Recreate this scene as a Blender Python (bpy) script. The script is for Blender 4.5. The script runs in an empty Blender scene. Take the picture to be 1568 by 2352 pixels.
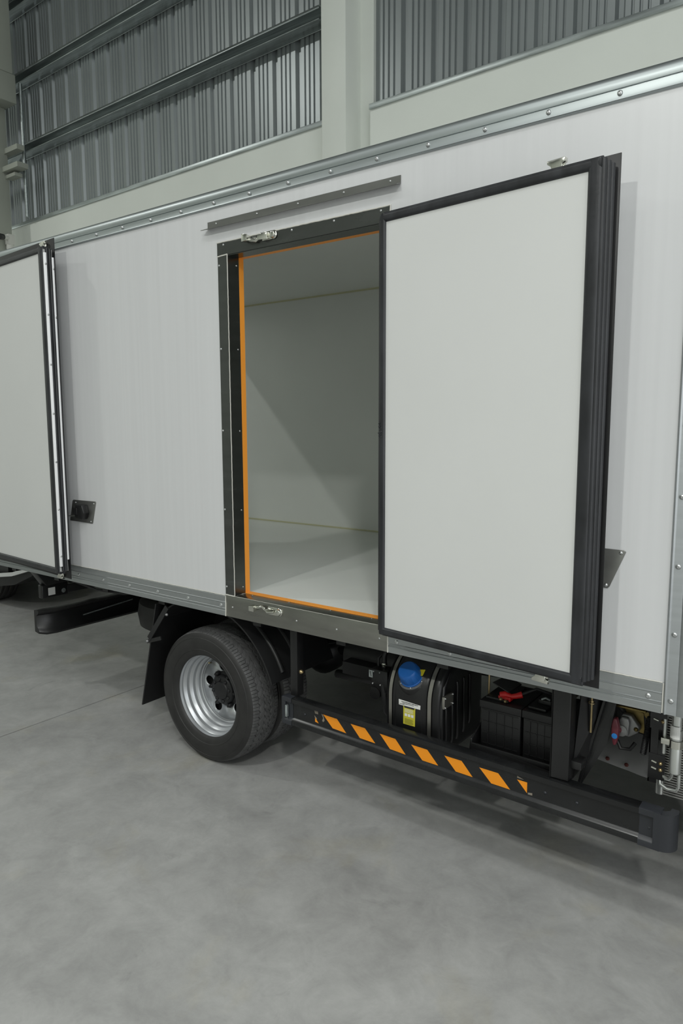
import bpy, bmesh, math, random
from mathutils import Vector, Matrix
random.seed(7)
sc = bpy.context.scene
col = sc.collection
PI = math.pi
V = Vector

# ------------------------------------------------------------------ camera
YAW, PITCH, ROLL = math.radians(36.778), math.radians(7.116), math.radians(-0.2065)
fw = V((-math.sin(YAW)*math.cos(PITCH), math.cos(YAW)*math.cos(PITCH), -math.sin(PITCH)))
rt = V((math.cos(YAW), math.sin(YAW), 0)); up = rt.cross(fw)
r2 = rt*math.cos(ROLL) + up*math.sin(ROLL); u2 = up*math.cos(ROLL) - rt*math.sin(ROLL)
cam = bpy.data.objects.new('camera', bpy.data.cameras.new('camera'))
cam.matrix_world = Matrix(((r2.x, u2.x, -fw.x, 0), (r2.y, u2.y, -fw.y, -2.35), (r2.z, u2.z, -fw.z, 1.76), (0, 0, 0, 1)))
cam.data.sensor_fit = 'HORIZONTAL'; cam.data.sensor_width = 36; cam.data.lens = 36*1630.96/1568
cam.data.clip_start = 0.05; cam.data.clip_end = 100
col.objects.link(cam); sc.camera = cam

# ------------------------------------------------------------------ world, lamps, exposure
sc.view_settings.view_transform = 'Standard'; sc.view_settings.look = 'None'
sc.view_settings.gamma = 1; sc.view_settings.exposure = 0.0
w = bpy.data.worlds.new('world'); sc.world = w; w.use_nodes = True
w.node_tree.nodes['Background'].inputs[0].default_value = (.80, .90, .95, 1)
w.node_tree.nodes['Background'].inputs[1].default_value = 0.3

def area(name, loc, target, sx, sy, power, color, disk=False):
    l = bpy.data.lights.new(name, 'AREA'); l.energy = power; l.color = color
    l.shape = 'DISK' if disk else 'RECTANGLE'; l.size = sx
    if not disk: l.size_y = sy
    o = bpy.data.objects.new(name, l); o.location = loc
    o.rotation_euler = (V(target)-V(loc)).to_track_quat('-Z', 'Y').to_euler()
    col.objects.link(o); return o
LC = (.985, 1.0, .955)
# high bay lamps under the roof, a pendant nearer the truck, and an added fill light last
for x, y, z, p, sz in [(-10.0, -4.0, 8.5, 175, .4), (-2.75, -4.0, 8.5, 34, .3), (4.6, -4.0, 8.5, 35, .4), (-1.7, -5.0, 5.5, 115, .25), (1.5, -4.0, 4.8, 115, .35)]:
    area('ceiling_lamp_and_fill', (x, y, z), (x, y, 0), sz, sz, p, LC, True)
# added overhead fill panels, daylight from the hall gate, added fill far left
area('overhead_fill', (2.5, -5, 9.2), (2.5, -5, 0), 5, 4, 240, (.96, .98, 1.0))
area('overhead_fill', (-3, -6, 9.2), (-3, -6, 0), 12, 4, 60, (.96, .98, 1.0))
area('daylight_from_hall_gate', (5.95, -4.25, 2.15), (0, -4.25, 2.15), 5.4, 4.2, 150, (.96, .98, 1.0))
area('left_fill', (-12.9, 1.0, 3.0), (-4, 1, 1), 3, 3, 55, (.95, 1, .95))  # fill added for the cargo interior, the left wall has no window

# ------------------------------------------------------------------ materials
def mat(name, base, rough=.5, metal=0., spec=.5, coat=0., noise=None, bump=None, aniso=0):
    m = bpy.data.materials.new(name); m.use_nodes = True
    nt = m.node_tree; b = nt.nodes['Principled BSDF']
    b.inputs['Base Color'].default_value = (*base, 1)
    b.inputs['Roughness'].default_value = rough; b.inputs['Metallic'].default_value = metal
    b.inputs['Specular IOR Level'].default_value = spec; b.inputs['Coat Weight'].default_value = coat
    tc = nt.nodes.new('ShaderNodeTexCoord')
    def mapped(scale):
        mp = nt.nodes.new('ShaderNodeMapping'); mp.inputs['Scale'].default_value = scale
        nt.links.new(tc.outputs['Object'], mp.inputs['Vector']); return mp.outputs['Vector']
    if noise:                    # (scale xyz, detail, amount, rough amount)
        n = nt.nodes.new('ShaderNodeTexNoise'); n.inputs['Scale'].default_value = 1; n.inputs['Detail'].default_value = noise[1]
        nt.links.new(mapped(noise[0]), n.inputs['Vector'])
        r = nt.nodes.new('ShaderNodeMapRange'); r.inputs['From Min'].default_value = .3; r.inputs['From Max'].default_value = .7
        r.inputs['To Min'].default_value = 1-noise[2]; r.inputs['To Max'].default_value = 1+noise[2]
        nt.links.new(n.outputs['Fac'], r.inputs['Value'])
        x = nt.nodes.new('ShaderNodeVectorMath'); x.operation = 'SCALE'; x.inputs[0].default_value = base
        nt.links.new(r.outputs[0], x.inputs['Scale']); nt.links.new(x.outputs[0], b.inputs['Base Color'])
        if len(noise) > 3:
            q = nt.nodes.new('ShaderNodeMapRange'); q.inputs['To Min'].default_value = rough-noise[3]; q.inputs['To Max'].default_value = rough+noise[3]
            nt.links.new(n.outputs['Fac'], q.inputs['Value']); nt.links.new(q.outputs[0], b.inputs['Roughness'])
    if bump:                     # (scale xyz, detail, strength, distance)
        n = nt.nodes.new('ShaderNodeTexNoise'); n.inputs['Scale'].default_value = 1; n.inputs['Detail'].default_value = bump[1]
        nt.links.new(mapped(bump[0]), n.inputs['Vector'])
        p = nt.nodes.new('ShaderNodeBump'); p.inputs['Strength'].default_value = bump[2]; p.inputs['Distance'].default_value = bump[3]
        nt.links.new(n.outputs['Fac'], p.inputs['Height']); nt.links.new(p.outputs[0], b.inputs['Normal'])
    return m
M = dict(
    panel=mat('white_grp_panel', (.625, .63, .638), .32, noise=((40, 40, .8), 4, .022), bump=((1.2, 1.2, .8), 2, .12, .01)),
    doorpanel=mat('white_door_skin', (.635, .642, .63), .35, noise=((2, 2, 2), 3, .015), bump=((1.5, 1.5, 1.5), 2, .2, .008)),
    inner=mat('white_inner_lining', (.80, .825, .79), .30, noise=((2, 2, 2), 3, .02)),
    alu=mat('brushed_aluminium', (.40, .435, .44), .40, .95, noise=((3, 60, 60), 3, .06, .05)),
    alulow=mat('anodised_aluminium', (.40, .42, .425), .42, .85, noise=((3, 60, 60), 3, .05, .05)),
    steel=mat('stainless_sheet', (.30, .30, .275), .30, 1, noise=((6, 30, 30), 4, .10, .08)),
    steelpol=mat('polished_stainless', (.66, .66, .60), .16, 1),
    frame=mat('dark_stainless_frame', (.13, .135, .13), .26, .9, noise=((4, 4, 20), 4, .10, .06)),
    drip=mat('drip_angle_steel', (.25, .25, .24), .35, .9, noise=((4, 4, 20), 4, .08, .04)),
    rivet=mat('rivet_metal', (.55, .56, .56), .38, 1),
    orange=mat('orange_paint', (.98, .37, .045), .45),
    stripe=mat('orange_reflective_tape', (.86, .29, .008), .35),
    torn=mat('torn_tape_backing', (.22, .19, .15), .5),
    seal=mat('black_rubber_seal', (.019, .020, .023), .40, noise=((20, 20, 6), 4, .45, .06), bump=((60, 60, 60), 3, .25, .002)),
    sealflat=mat('black_rubber_flange', (.007, .007, .008), .42),
    sealant=mat('white_sealant', (.62, .61, .56), .5),
    yellowseal=mat('yellowed_sealant', (.62, .61, .40), .5),
    whitestrip=mat('white_edge_strip', (.93, .93, .95), .18),
    tyre=mat('tyre_rubber', (.018, .0175, .017), .55, noise=((14, 14, 14), 5, .25), bump=((90, 90, 90), 3, .15, .001)),
    tread=mat('tyre_tread_rubber', (.078, .078, .078), .75, noise=((25, 25, 25), 4, .25)),
    rim=mat('silver_wheel_paint', (.47, .485, .50), .36, .65),
    hub=mat('black_hub_paint', (.010, .010, .011), .45),
    hole=mat('dark_void', (.004, .004, .004), .9),
    black=mat('black_chassis_paint', (.009, .009, .0095), .38, noise=((8, 8, 8), 4, .3)),
    blackgloss=mat('black_guard_paint', (.009, .0095, .010), .26, noise=((10, 10, 10), 4, .3, .08)),
    guardcap=mat('dark_guard_cap', (.022, .024, .029), .42),
    plastic=mat('black_tank_plastic', (.007, .007, .0075), .36),
    fender=mat('black_fender_plastic', (.011, .011, .0115), .42),
    battery=mat('battery_case', (.006, .006, .0065), .42),
    blue=mat('blue_cap_plastic', (.008, .10, .36), .42),
    clear=mat('grey_ring', (.10, .10, .10), .3),
    strap=mat('steel_strap', (.34, .33, .30), .35, .9),
    white=mat('white_label', (.72, .72, .70), .5),
    ink=mat('label_ink', (.03, .03, .03), .6),
    yellow=mat('yellow_label', (.55, .50, .04), .5),
    yellowtag=mat('yellow_tag', (.70, .60, .02), .5),
    red=mat('red_terminal_boot', (.55, .015, .015), .35),
    brass=mat('zinc_plated_steel', (.42, .33, .18), .32, .9),
    goldplate=mat('gold_zinc_plate', (.17, .13, .05), .35, .9, noise=((14, 14, 14), 3, .4)),
    cast=mat('cast_aluminium', (.27, .27, .27), .5, .7),
    maroon=mat('maroon_handle', (.12, .018, .028), .45),
    bluedot=mat('blue_sticker', (.02, .22, .62), .5),
    greymat=mat('grey_cloth_flap', (.24, .24, .24), .75, bump=((6, 6, 6), 3, .5, .02)),
    rust=mat('rusty_rivet', (.10, .018, .012), .6),
    tube=mat('aluminium_tube', (.62, .64, .62), .34, .9),
    fins=mat('condenser_fins', (.45, .45, .43), .5, .7),
    hose=mat('black_hose', (.012, .012, .013), .5),
    corr=mat('corrugated_steel', (.29, .315, .32), .36, .68, noise=((3, 3, .6), 3, .06, .05)),
    girt=mat('galvanised_girt', (.42, .46, .46), .36, .8, noise=((3, 60, 30), 5, .25, .1)),
    plaster=mat('white_plaster', (.80, .83, .78), .75, noise=((1.2, 1.2, 1.2), 4, .03)),
    column=mat('cream_column_paint', (.76, .79, .74), .7, noise=((2, 2, 2), 4, .03)),
    beige=mat('beige_steel_paint', (.40, .42, .37), .6),
    camwhite=mat('white_camera_plastic', (.68, .68, .64), .4),
    camblack=mat('black_camera_plastic', (.01, .01, .01), .3),
    vehwhite=mat('white_bumper_paint', (.55, .56, .55), .3),
    ceil=mat('ceiling_sheet', (.30, .32, .31), .6),
    amber=mat('amber_spot', (.45, .25, .05), .4),
)
# concrete floor
def floor_mat():
    m = bpy.data.materials.new('polished_concrete'); m.use_nodes = True
    nt = m.node_tree; b = nt.nodes['Principled BSDF']; L = nt.links
    tc = nt.nodes.new('ShaderNodeTexCoord')
    def noise(s, d, r, off=0, dist=0, sc3=(1, 1, 1)):
        mp = nt.nodes.new('ShaderNodeMapping'); mp.inputs['Location'].default_value = (off, off*.7, 0); mp.inputs['Scale'].default_value = sc3
        n = nt.nodes.new('ShaderNodeTexNoise'); n.inputs['Scale'].default_value = s; n.inputs['Detail'].default_value = d
        n.inputs['Roughness'].default_value = r; n.inputs['Distortion'].default_value = dist
        L.new(tc.outputs['Object'], mp.inputs['Vector']); L.new(mp.outputs[0], n.inputs['Vector']); return n.outputs['Fac']
    def ramp(v, a, bb, lo, hi):
        r = nt.nodes.new('ShaderNodeMapRange'); r.inputs['From Min'].default_value = a; r.inputs['From Max'].default_value = bb
        r.inputs['To Min'].default_value = lo; r.inputs['To Max'].default_value = hi; L.new(v, r.inputs['Value']); return r.outputs[0]
    def mul(a, c):
        x = nt.nodes.new('ShaderNodeMath'); x.operation = 'MULTIPLY'; L.new(a, x.inputs[0]); L.new(c, x.inputs[1]); return x.outputs[0]
    big = ramp(noise(1.5, 9, .68, 3, .5), .3, .72, .80, 1.14)
    mid = ramp(noise(7, 10, .72, 9, .5), .33, .68, .86, 1.10)
    fine = ramp(noise(60, 4, .7, 1), .3, .7, .97, 1.03)
    spots = ramp(noise(3.1, 5, .7, 21, .8), .24, .38, .74, 1.0)
    pale = ramp(noise(2.3, 5, .6, 33, .5), .62, .76, 1.0, 1.14)
    f = mul(mul(mul(big, mid), mul(fine, spots)), pale)
    mix = nt.nodes.new('ShaderNodeMix'); mix.data_type = 'RGBA'
    mix.inputs['A'].default_value = (.37, .37, .362, 1); mix.inputs['B'].default_value = (.375, .36, .31, 1)
    L.new(ramp(noise(1.9, 5, .6, 50, .4), .56, .74, 0, 1), mix.inputs['Factor'])
    x = nt.nodes.new('ShaderNodeVectorMath'); x.operation = 'SCALE'
    L.new(mix.outputs['Result'], x.inputs[0]); L.new(f, x.inputs['Scale']); L.new(x.outputs[0], b.inputs['Base Color'])
    L.new(ramp(noise(2.2, 5, .6, 70), .3, .7, .38, .58), b.inputs['Roughness'])
    bp = nt.nodes.new('ShaderNodeBump'); bp.inputs['Strength'].default_value = .12; bp.inputs['Distance'].default_value = .004
    L.new(noise(25, 5, .6, 5), bp.inputs['Height']); L.new(bp.outputs[0], b.inputs['Normal'])
    return m
M['floor'] = floor_mat()

# ------------------------------------------------------------------ mesh helpers
ORG = {}                                   # world origin of each object (nothing here is rotated, meshes carry their own pose)
class MB:
    def __init__(s): s.v = []; s.f = []; s.m = []; s.mi = 0
    def add(s, vs, fs):
        b = len(s.v); s.v += [V(p) for p in vs]
        for f in fs: s.f.append([b+i for i in f]); s.m.append(s.mi)
        return s
    def box(s, a, b):
        x0, x1 = sorted((a[0], b[0])); y0, y1 = sorted((a[1], b[1])); z0, z1 = sorted((a[2], b[2]))
        return s.add([(x, y, z) for x in (x0, x1) for y in (y0, y1) for z in (z0, z1)],
                     [(0, 1, 3, 2), (4, 6, 7, 5), (0, 4, 5, 1), (2, 3, 7, 6), (0, 2, 6, 4), (1, 5, 7, 3)])
    def prism(s, poly, axis, a, b, closed=True):       # poly: 2D points in the other two axes (cyclic order x,y,z)
        def P(p, t):
            if axis == 'x': return (t, p[0], p[1])
            if axis == 'y': return (p[0], t, p[1])
            return (p[0], p[1], t)
        n = len(poly); vs = [P(p, a) for p in poly] + [P(p, b) for p in poly]
        fs = [(i, (i+1) % n, (i+1) % n+n, i+n) for i in range(n if closed else n-1)]
        if closed: fs += [tuple(range(n))[::-1], tuple(range(n, 2*n))]
        return s.add(vs, fs)
    def hexa(s, p):                                    # 8 corners, bottom ring then top ring
        return s.add(p, [(3, 2, 1, 0), (4, 5, 6, 7), (0, 1, 5, 4), (1, 2, 6, 5), (2, 3, 7, 6), (3, 0, 4, 7)])
    def bar(s, p0, p1, wx, wy, side=(0, 1, 0)):         # rectangular bar between two points
        p0, p1 = V(p0), V(p1); d = (p1-p0).normalized(); a = V(side); a = (a-d*a.dot(d)).normalized(); b = d.cross(a)
        ring = [a*wx/2*i+b*wy/2*j for i, j in ((-1, -1), (1, -1), (1, 1), (-1, 1))]
        return s.hexa([p0+r for r in ring]+[p1+r for r in ring])
    def tube(s, pts, r, n=12, caps=True):
        pts = [V(p) for p in pts]; rr = r if isinstance(r, (list, tuple)) else [r]*len(pts)
        prev = None; vs = []
        for i, p in enumerate(pts):
            d = (pts[min(i+1, len(pts)-1)]-pts[max(i-1, 0)]).normalized()
            if prev is None:
                a = d.cross(V((0, 0, 1)));
                if a.length < .1: a = d.cross(V((1, 0, 0)))
                a.normalize()
            else: a = (prev-d*prev.dot(d)).normalized()
            prev = a; b = d.cross(a)
            vs += [p+(a*math.cos(2*PI*k/n)+b*math.sin(2*PI*k/n))*rr[i] for k in range(n)]
        fs = [(i*n+k, i*n+(k+1) % n, (i+1)*n+(k+1) % n, (i+1)*n+k) for i in range(len(pts)-1) for k in range(n)]
        if caps: fs += [tuple(range(n))[::-1], tuple(range((len(pts)-1)*n, len(pts)*n))]
        return s.add(vs, fs)
    def lathe(s, prof, c, axis=(0, 1, 0), n=32, arc=None):  # prof: (distance along axis, radius)
        c = V(c); ax = V(axis).normalized(); a = ax.cross(V((0, 0, 1)))
        if a.length < .1: a = ax.cross(V((1, 0, 0)))
        a.normalize(); b = ax.cross(a); vs = []
        for t, r in prof: vs += [c+ax*t+(a*math.cos(2*PI*k/n)+b*math.sin(2*PI*k/n))*r for k in range(n)]
        fs = [(i*n+k, (i+1)*n+k, (i+1)*n+(k+1) % n, i*n+(k+1) % n) for i in range(len(prof)-1) for k in range(n)]
        return s.add(vs, fs)
    def build(s, name, material, parent=None, bevel=0, smooth=False, seg=2, origin=None, label=None, angle=35, crease=45):
        lo = [min(v[i] for v in s.v) for i in range(3)]; hi = [max(v[i] for v in s.v) for i in range(3)]
        og = V(origin) if origin else V(((lo[0]+hi[0])/2, (lo[1]+hi[1])/2, (lo[2]+hi[2])/2))
        me = bpy.data.meshes.new(name); me.from_pydata([v-og for v in s.v], [], s.f)
        mats = material if isinstance(material, (list, tuple)) else [material]
        for x in mats: me.materials.append(M[x])
        for p, mi in zip(me.polygons, s.m): p.material_index = mi; p.use_smooth = smooth
        me.update()
        bm = bmesh.new(); bm.from_mesh(me); bmesh.ops.recalc_face_normals(bm, faces=bm.faces)
        if bevel:
            bmesh.ops.remove_doubles(bm, verts=bm.verts, dist=1e-5)
            es = [e for e in bm.edges if len(e.link_faces) == 2 and e.calc_face_angle(0) > math.radians(angle)]
            bmesh.ops.bevel(bm, geom=es, offset=bevel, segments=seg, profile=.5, affect='EDGES', clamp_overlap=True)
            for f in bm.faces: f.smooth = True
        if smooth or bevel:
            for e in bm.edges:
                if len(e.link_faces) == 2 and e.calc_face_angle(0) > math.radians(crease): e.smooth = False
        bm.to_mesh(me); bm.free()
        o = bpy.data.objects.new(name, me); col.objects.link(o); ORG[o.name] = og
        if parent is not None: o.parent = parent; o.location = og-ORG[parent.name]
        else: o.location = og
        if label: o['label'] = label
        return o
def dup(src, loc, parent=None):
    o = src.copy(); col.objects.link(o); p = parent or src.parent; o.parent = p
    ORG[o.name] = V(loc); o.location = V(loc)-(ORG[p.name] if p else V((0, 0, 0))); return o
def struct(name, mb, material, parent=None, **k):
    o = mb.build(name, material, parent, **k)
    if parent is None: o['kind'] = 'structure'
    return o
def thing(name, label, cat, loc, group=None):
    o = bpy.data.objects.new(name, None); col.objects.link(o); o.location = loc; ORG[o.name] = V(loc)
    o['label'] = label; o['category'] = cat
    if group: o['group'] = group
    return o
def rivets(pts, parent, nrm=(0, -1, 0), r=.0075, h=.004, name='rivet', material='rivet'):
    first = None; n = V(nrm).normalized()
    for p in pts:
        if first is None:
            m = MB(); m.lathe([(-.001, r), (h*.3, r*.97), (h*.75, r*.7), (h, r*.35), (h*.75, r*.28), (h*.7, 0.0001)], p, n, 16)
            first = m.build(name, material, parent, smooth=True, origin=p)
        else: dup(first, p, parent)

# ------------------------------------------------------------------ hall
HX0, HX1, HY0, HZ = -13.0, 6.0, -12.0, 9.3
m = MB(); m.box((HX0, HY0, -.1), (-3.862, 4.2, 0)); m.box((-3.85, HY0, -.1), (HX1, 4.2, 0)); m.box((-3.862, HY0, -.1), (-3.85, 4.2, -.006))
struct('floor', m, 'floor')
SL = .02
def wy(x, d=0): return 2.86 - SL*(x+4) + d     # face of the back wall, d behind it
BAND = 4.37
def wallbox(m, x0, x1, d0, d1, z0, z1):
    m.hexa([(x0, wy(x0, d0), z0), (x1, wy(x1, d0), z0), (x1, wy(x1, d1), z0), (x0, wy(x0, d1), z0),
            (x0, wy(x0, d0), z1), (x1, wy(x1, d0), z1), (x1, wy(x1, d1), z1), (x0, wy(x0, d1), z1)])
m = MB(); wallbox(m, HX0, -3.72, 0, .25, 0, BAND); wallbox(m, -3.575, HX1, 0, .25, 0, BAND); wallbox(m, -3.72, -3.575, .06, .25, 0, BAND)
wall = struct('wall_back', m, 'plaster')
# corrugated sheets standing on the masonry band, in a shallow reveal
def corrugated(x0, x1, z0, z1, d):
    pitch = .285; m = MB(); pts = []; x = x0
    prof = [(0, 0), (.018, .030), (.050, .030), (.068, 0), (.105, 0), (.111, .013), (.121, .013), (.127, 0), (.158, 0), (.164, .013), (.174, .013), (.180, 0), (.211, 0), (.217, .013), (.227, .013), (.233, 0)]
    k = 0
    while x < x1:
        for a, h in prof:
            if x+a < x1: pts.append((x+a, wy(x+a, d+h)))
        x += pitch
    n = len(pts)
    m.add([(a, b, z0) for a, b in pts]+[(a, b, z1) for a, b in pts], [(i, i+1, n+i+1, n+i) for i in range(n-1)])
    return m
o = corrugated(HX0, HX1, BAND, HZ, .06).build('wall_cladding', 'corr', wall)
m = MB(); wallbox(m, HX0, HX1, .14, .18, BAND-.02, HZ); m.build('wall_backing', 'ceil', wall)
# column with a narrower pilaster behind it
m = MB(); wallbox(m, -3.972, -3.712, -.16, .24, 0, HZ)
c = struct('column', m, 'column', bevel=.006)
m = MB(); wallbox(m, -3.72, -3.577, .055, .22, 0, HZ); m.build('pilaster', 'column', c)
# sill trim and girts
def girt(n, x0, x1, z, zh, dep):
    # Z/C shaped galvanised section: vertical web, top and bottom flange, small lips
    m = MB(); t = .006
    for a0, a1, b0, b1 in ((-dep, 0.055, z+zh-t, z+zh), (-dep, 0.055, z, z+t), (-dep, -dep+t, z+zh-.026, z+zh), (-dep, -dep+t, z, z+.012), (0.049, 0.055, z, z+zh)):
        wallbox(m, x0, x1, a0, a1, b0, b1)
    return struct('trim_%d' % n, m, 'girt', bevel=.003)
def ledge(n, x0, x1):
    m = MB(); wallbox(m, x0, x1, -.012, .10, BAND, BAND+.012); wallbox(m, x0, x1, -.018, -.012, BAND-.015, BAND+.03); return struct('trim_%d' % n, m, 'girt', bevel=.003)
ledge(1, HX0, -4.05); ledge(2, -3.575, HX1)
girt(3, HX0, -4.05, 5.18, .115, .09); girt(4, HX0, -4.05, 6.03, .12, .09); girt(5, HX0, -4.05, 6.9, .12, .09)
# other walls and ceiling
m = MB(); m.box((HX0-.2, HY0, 0), (HX0, 4.0, HZ)); struct('wall_left', m, 'plaster')
m = MB(); m.box((HX1, -1.5, 0), (HX1+.2, 4.0, HZ)); m.box((HX1, HY0, 0), (HX1+.2, -7.0, HZ)); m.box((HX1, -7.0, 4.3), (HX1+.2, -1.5, HZ)); struct('wall_right', m, 'plaster')
m = MB(); m.box((HX0, HY0-.2, 0), (HX1, HY0, HZ)); struct('wall_front', m, 'plaster')
m = MB(); m.box((HX0, HY0, HZ), (HX1, 4.0, HZ+.1)); struct('ceiling', m, 'ceil')
# left hand portal post with junction boxes, short rails and a camera
m = MB(); m.box((-9.5, 2.45, 0), (-9.09, 2.75, 5.72)); m.box((-9.5, 2.42, 5.72), (-8.86, 2.78, 6.06)); m.box((-9.5, 2.45, 6.06), (-8.86, 2.75, HZ))
pc = struct('portal_post', m, 'beige', bevel=.01)
m = MB(); m.box((-9.2, 2.70, 5.16), (-8.78, 2.80, 5.22)); m.box((-9.1, 2.66, 4.93), (-8.72, 2.80, 4.99)); m.box((-9.1, 2.70, 4.86), (-8.86, 2.80, 4.90)); m.build('short_rail', 'beige', pc)
m = MB(); m.tube([(-8.90, 2.86, 4.40), (-8.90, 2.86, 6.0)], .022); m.build('conduit', 'girt', pc, smooth=True)
cr = thing('security_camera', 'small white wall camera with black lens on the left post', 'camera', (-9.05, 2.68, 4.12))
m = MB(); m.box((-9.09, 2.64, 4.04), (-9.0, 2.73, 4.17)); m.build('mounting_box', 'camwhite', cr, bevel=.01)
m = MB(); m.lathe([(0, .03), (.0, .042), (.045, .046), (.09, .042), (.12, .022), (.13, .001)], (-9.045, 2.685, 4.05), (0, 0, -1), 20); m.build('dome', 'camwhite', cr, smooth=True)
m = MB(); m.lathe([(-.001, .001), (0, .028), (.12, .030), (.125, .026)], (-9.03, 2.66, 4.12), (.45, -.85, -.12), 20); m.build('camera_body', 'camwhite', cr, smooth=True)
m = MB(); m.lathe([(.115, .001), (.115, .036), (.19, .038), (.192, .001)], (-9.03, 2.66, 4.12), (.45, -.85, -.12), 20); m.build('lens_hood', 'camblack', cr, smooth=True)

# ------------------------------------------------------------------ the truck
T = thing('box_truck', 'white insulated box truck with open side door and silver rear wheel', 'truck', (-2.4, 1.05, 0))
XR, XF = -4.76, -.42         # rear and front of the cargo box
ZB, ZP0, ZP1, ZT = .838, .937, 2.728, 2.80
OX0, OX1, OZ0, OZ1 = -2.39, -1.556, .944, 2.515
W2 = 2.12
m = MB()
m.box((XR+.03, 0, ZP0-.01), (OX0, .085, ZP1+.01)); m.box((OX1, 0, ZP0-.01), (-.478, .085, ZP1+.01))
m.box((OX0, 0, OZ1), (OX1, .085, ZP1+.01)); m.box((OX0, 0.002, ZP0-.01), (OX1, .085, OZ0-.002))
side = m.build('side_wall', 'panel', T)
m = MB(); m.box((XR+.03, .085, ZB), (XF, W2-.08, .945)); m.build('cargo_floor', 'inner', T)
m = MB(); m.box((XR+.03, W2-.07, ZB), (XF, W2, ZT)); m.build('far_wall', 'inner', T)
m = MB(); m.box((XR+.03, .085, 2.735), (XF, W2-.07, 2.80)); m.build('cargo_roof', 'inner', T)
m = MB(); m.box((-.52, .085, .945), (-.44, W2-.07, 2.735)); m.build('bulkhead', 'inner', T)
m = MB(); y = W2-.07
m.bar((XR+.05, y-.003, .950), (-.55, y-.003, .950), .010, .010); m.build('sealant_bead', 'yellowseal', T)
m = MB(); m.bar((XR+.05, y-.003, 2.730), (-.55, y-.003, 2.730), .012, .012); m.build('sealant_bead', 'yellowseal', T)
m = MB()
for a, b in (((XR, 0, ZB), (XR+.04, .09, ZT)), ((XR, W2-.09, ZB), (XR+.04, W2, ZT)), ((XR, 0, 2.70), (XR+.04, W2, ZT)), ((XR, 0, ZB), (XR+.04, W2, .93))): m.box(a, b)
m.build('rear_frame', 'steel', T, bevel=.004)
# top rail
prof = [(.05, 2.727), (-.006, 2.727), (-.011, 2.731), (-.009, 2.738), (-.009, 2.760), (-.005, 2.762), (-.009, 2.764), (-.010, 2.774), (-.009, 2.786), (-.004, 2.799), (.006, 2.808), (.022, 2.814), (.05, 2.816)]
m = MB(); m.prism(prof, 'x', XR, XF+.02); tr = m.build('top_rail', 'alu', T, smooth=True)
rivets([(-.692-.2215*i, -.0095, 2.749) for i in range(-1, 14)], tr, r=.0085, h=.006)
# bottom rails
prof = [(.05, ZB), (-.006, ZB), (-.006, .862), (-.0035, .864), (-.0035, .866), (-.006, .868), (-.006, .872), (-.0085, .874), (-.0085, .876), (-.006, .878), (-.006, .902), (-.0085, .904), (-.0085, .906), (-.006, .908), (-.006, .935), (-.002, .938), (.05, .938)]
m = MB(); m.prism(prof, 'x', XR, -2.453); bl = m.build('bottom_rail', 'alulow', T)
rivets([(-2.484-.2375*i, -.0065, .887) for i in range(9)], bl, r=.009, h=.004)
m = MB(); m.prism(prof, 'x', -1.519, -.484); br = m.build('bottom_rail', 'alulow', T)
rivets([(-1.479+.2385*i, -.0065, .887) for i in range(5)], br, r=.009, h=.004)
# front corner post
prof = [(-.480, .04), (-.480, -.004), (-.474, -.010), (-.468, -.004), (-.442, -.004), (-.440, -.002), (-.438, -.004), (-.40, -.004), (-.385, .002), (-.376, .014), (-.372, .04)]
m = MB(); m.prism(prof, 'z', ZB, 2.735); cp = m.build('corner_post', 'alulow', T, smooth=True)
rivets([(-.457, -.0045, .884+.2165*i) for i in range(9)], cp, r=.0085, h=.004)
m = MB(); m.tube([(-.4815, -.005, ZB+.003+.0075*i) for i in range(14)], .0022, 6); m.build('sealant_bead', 'sealant', T, smooth=True)
m = MB(); m.box((-.44, .04, ZB), (-.38, W2, ZT)); m.build('front_wall', 'panel', T)

# door opening: stainless frame, orange rebate
m = MB(); m.box((-2.453, -.004, 2.515), (-1.522, .004, 2.571)); m.box((OX0, .0, 2.511), (OX1, .066, 2.5152)); hd = m.build('door_header', 'frame', T)
rivets([(x, -.0042, 2.560) for x in (-2.413, -2.007, -1.786, -1.562)], hd, r=.005, h=.003, name='screw')
m = MB(); m.box((-2.451, -.004, .946), (OX0, .004, 2.513)); m.box((OX0-.001, -.003, .946), (OX0+.0025, .068, 2.513)); js = m.build('door_jamb', 'frame', T)
rivets([(-2.443, -.0042, z) for z in (2.473, 2.102, 1.728, 1.357, .984)], js, r=.005, h=.003, name='screw')
rivets([(OX0+.003, .050, z) for z in (2.474, 2.100, 1.726, 1.353, .980)], js, (1, 0, 0), r=.004, h=.0025, name='screw')
m = MB(); m.box((OX1, -.004, .946), (-1.523, .004, 2.513)); m.box((OX1-.0025, -.003, .946), (OX1+.001, .066, 2.513)); m.build('door_jamb', 'frame', T)
m = MB(); m.box((-2.450, -.006, ZB), (-1.521, .004, .9425)); m.box((-2.39, -.005, .9425), (OX1, .068, .9455)); sill = m.build('door_sill', 'steel', T, bevel=.0015)
rivets([(x, -.0062, .888) for x in (-2.405, -2.004, -1.78, -1.561)], sill, r=.0045, h=.003, name='screw')
rivets([(x, .055, .9457) for x in (-2.33, -2.10, -1.86, -1.64)], sill, (0, 0, 1), r=.004, h=.002, name='screw')
m = MB(); m.box((OX0-.001, .066, OZ0), (OX0+.003, .096, OZ1)); m.box((OX0, .066, OZ0), (OX1, .102, OZ0+.0035)); m.box((OX0, .066, OZ1-.004), (OX1, .096, OZ1+.003)); m.box((OX1-.003, .066, OZ0), (OX1+.001, .096, OZ1))
m.build('door_rebate', 'orange', T, label='orange painted strip round the inside of the door opening')
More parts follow.
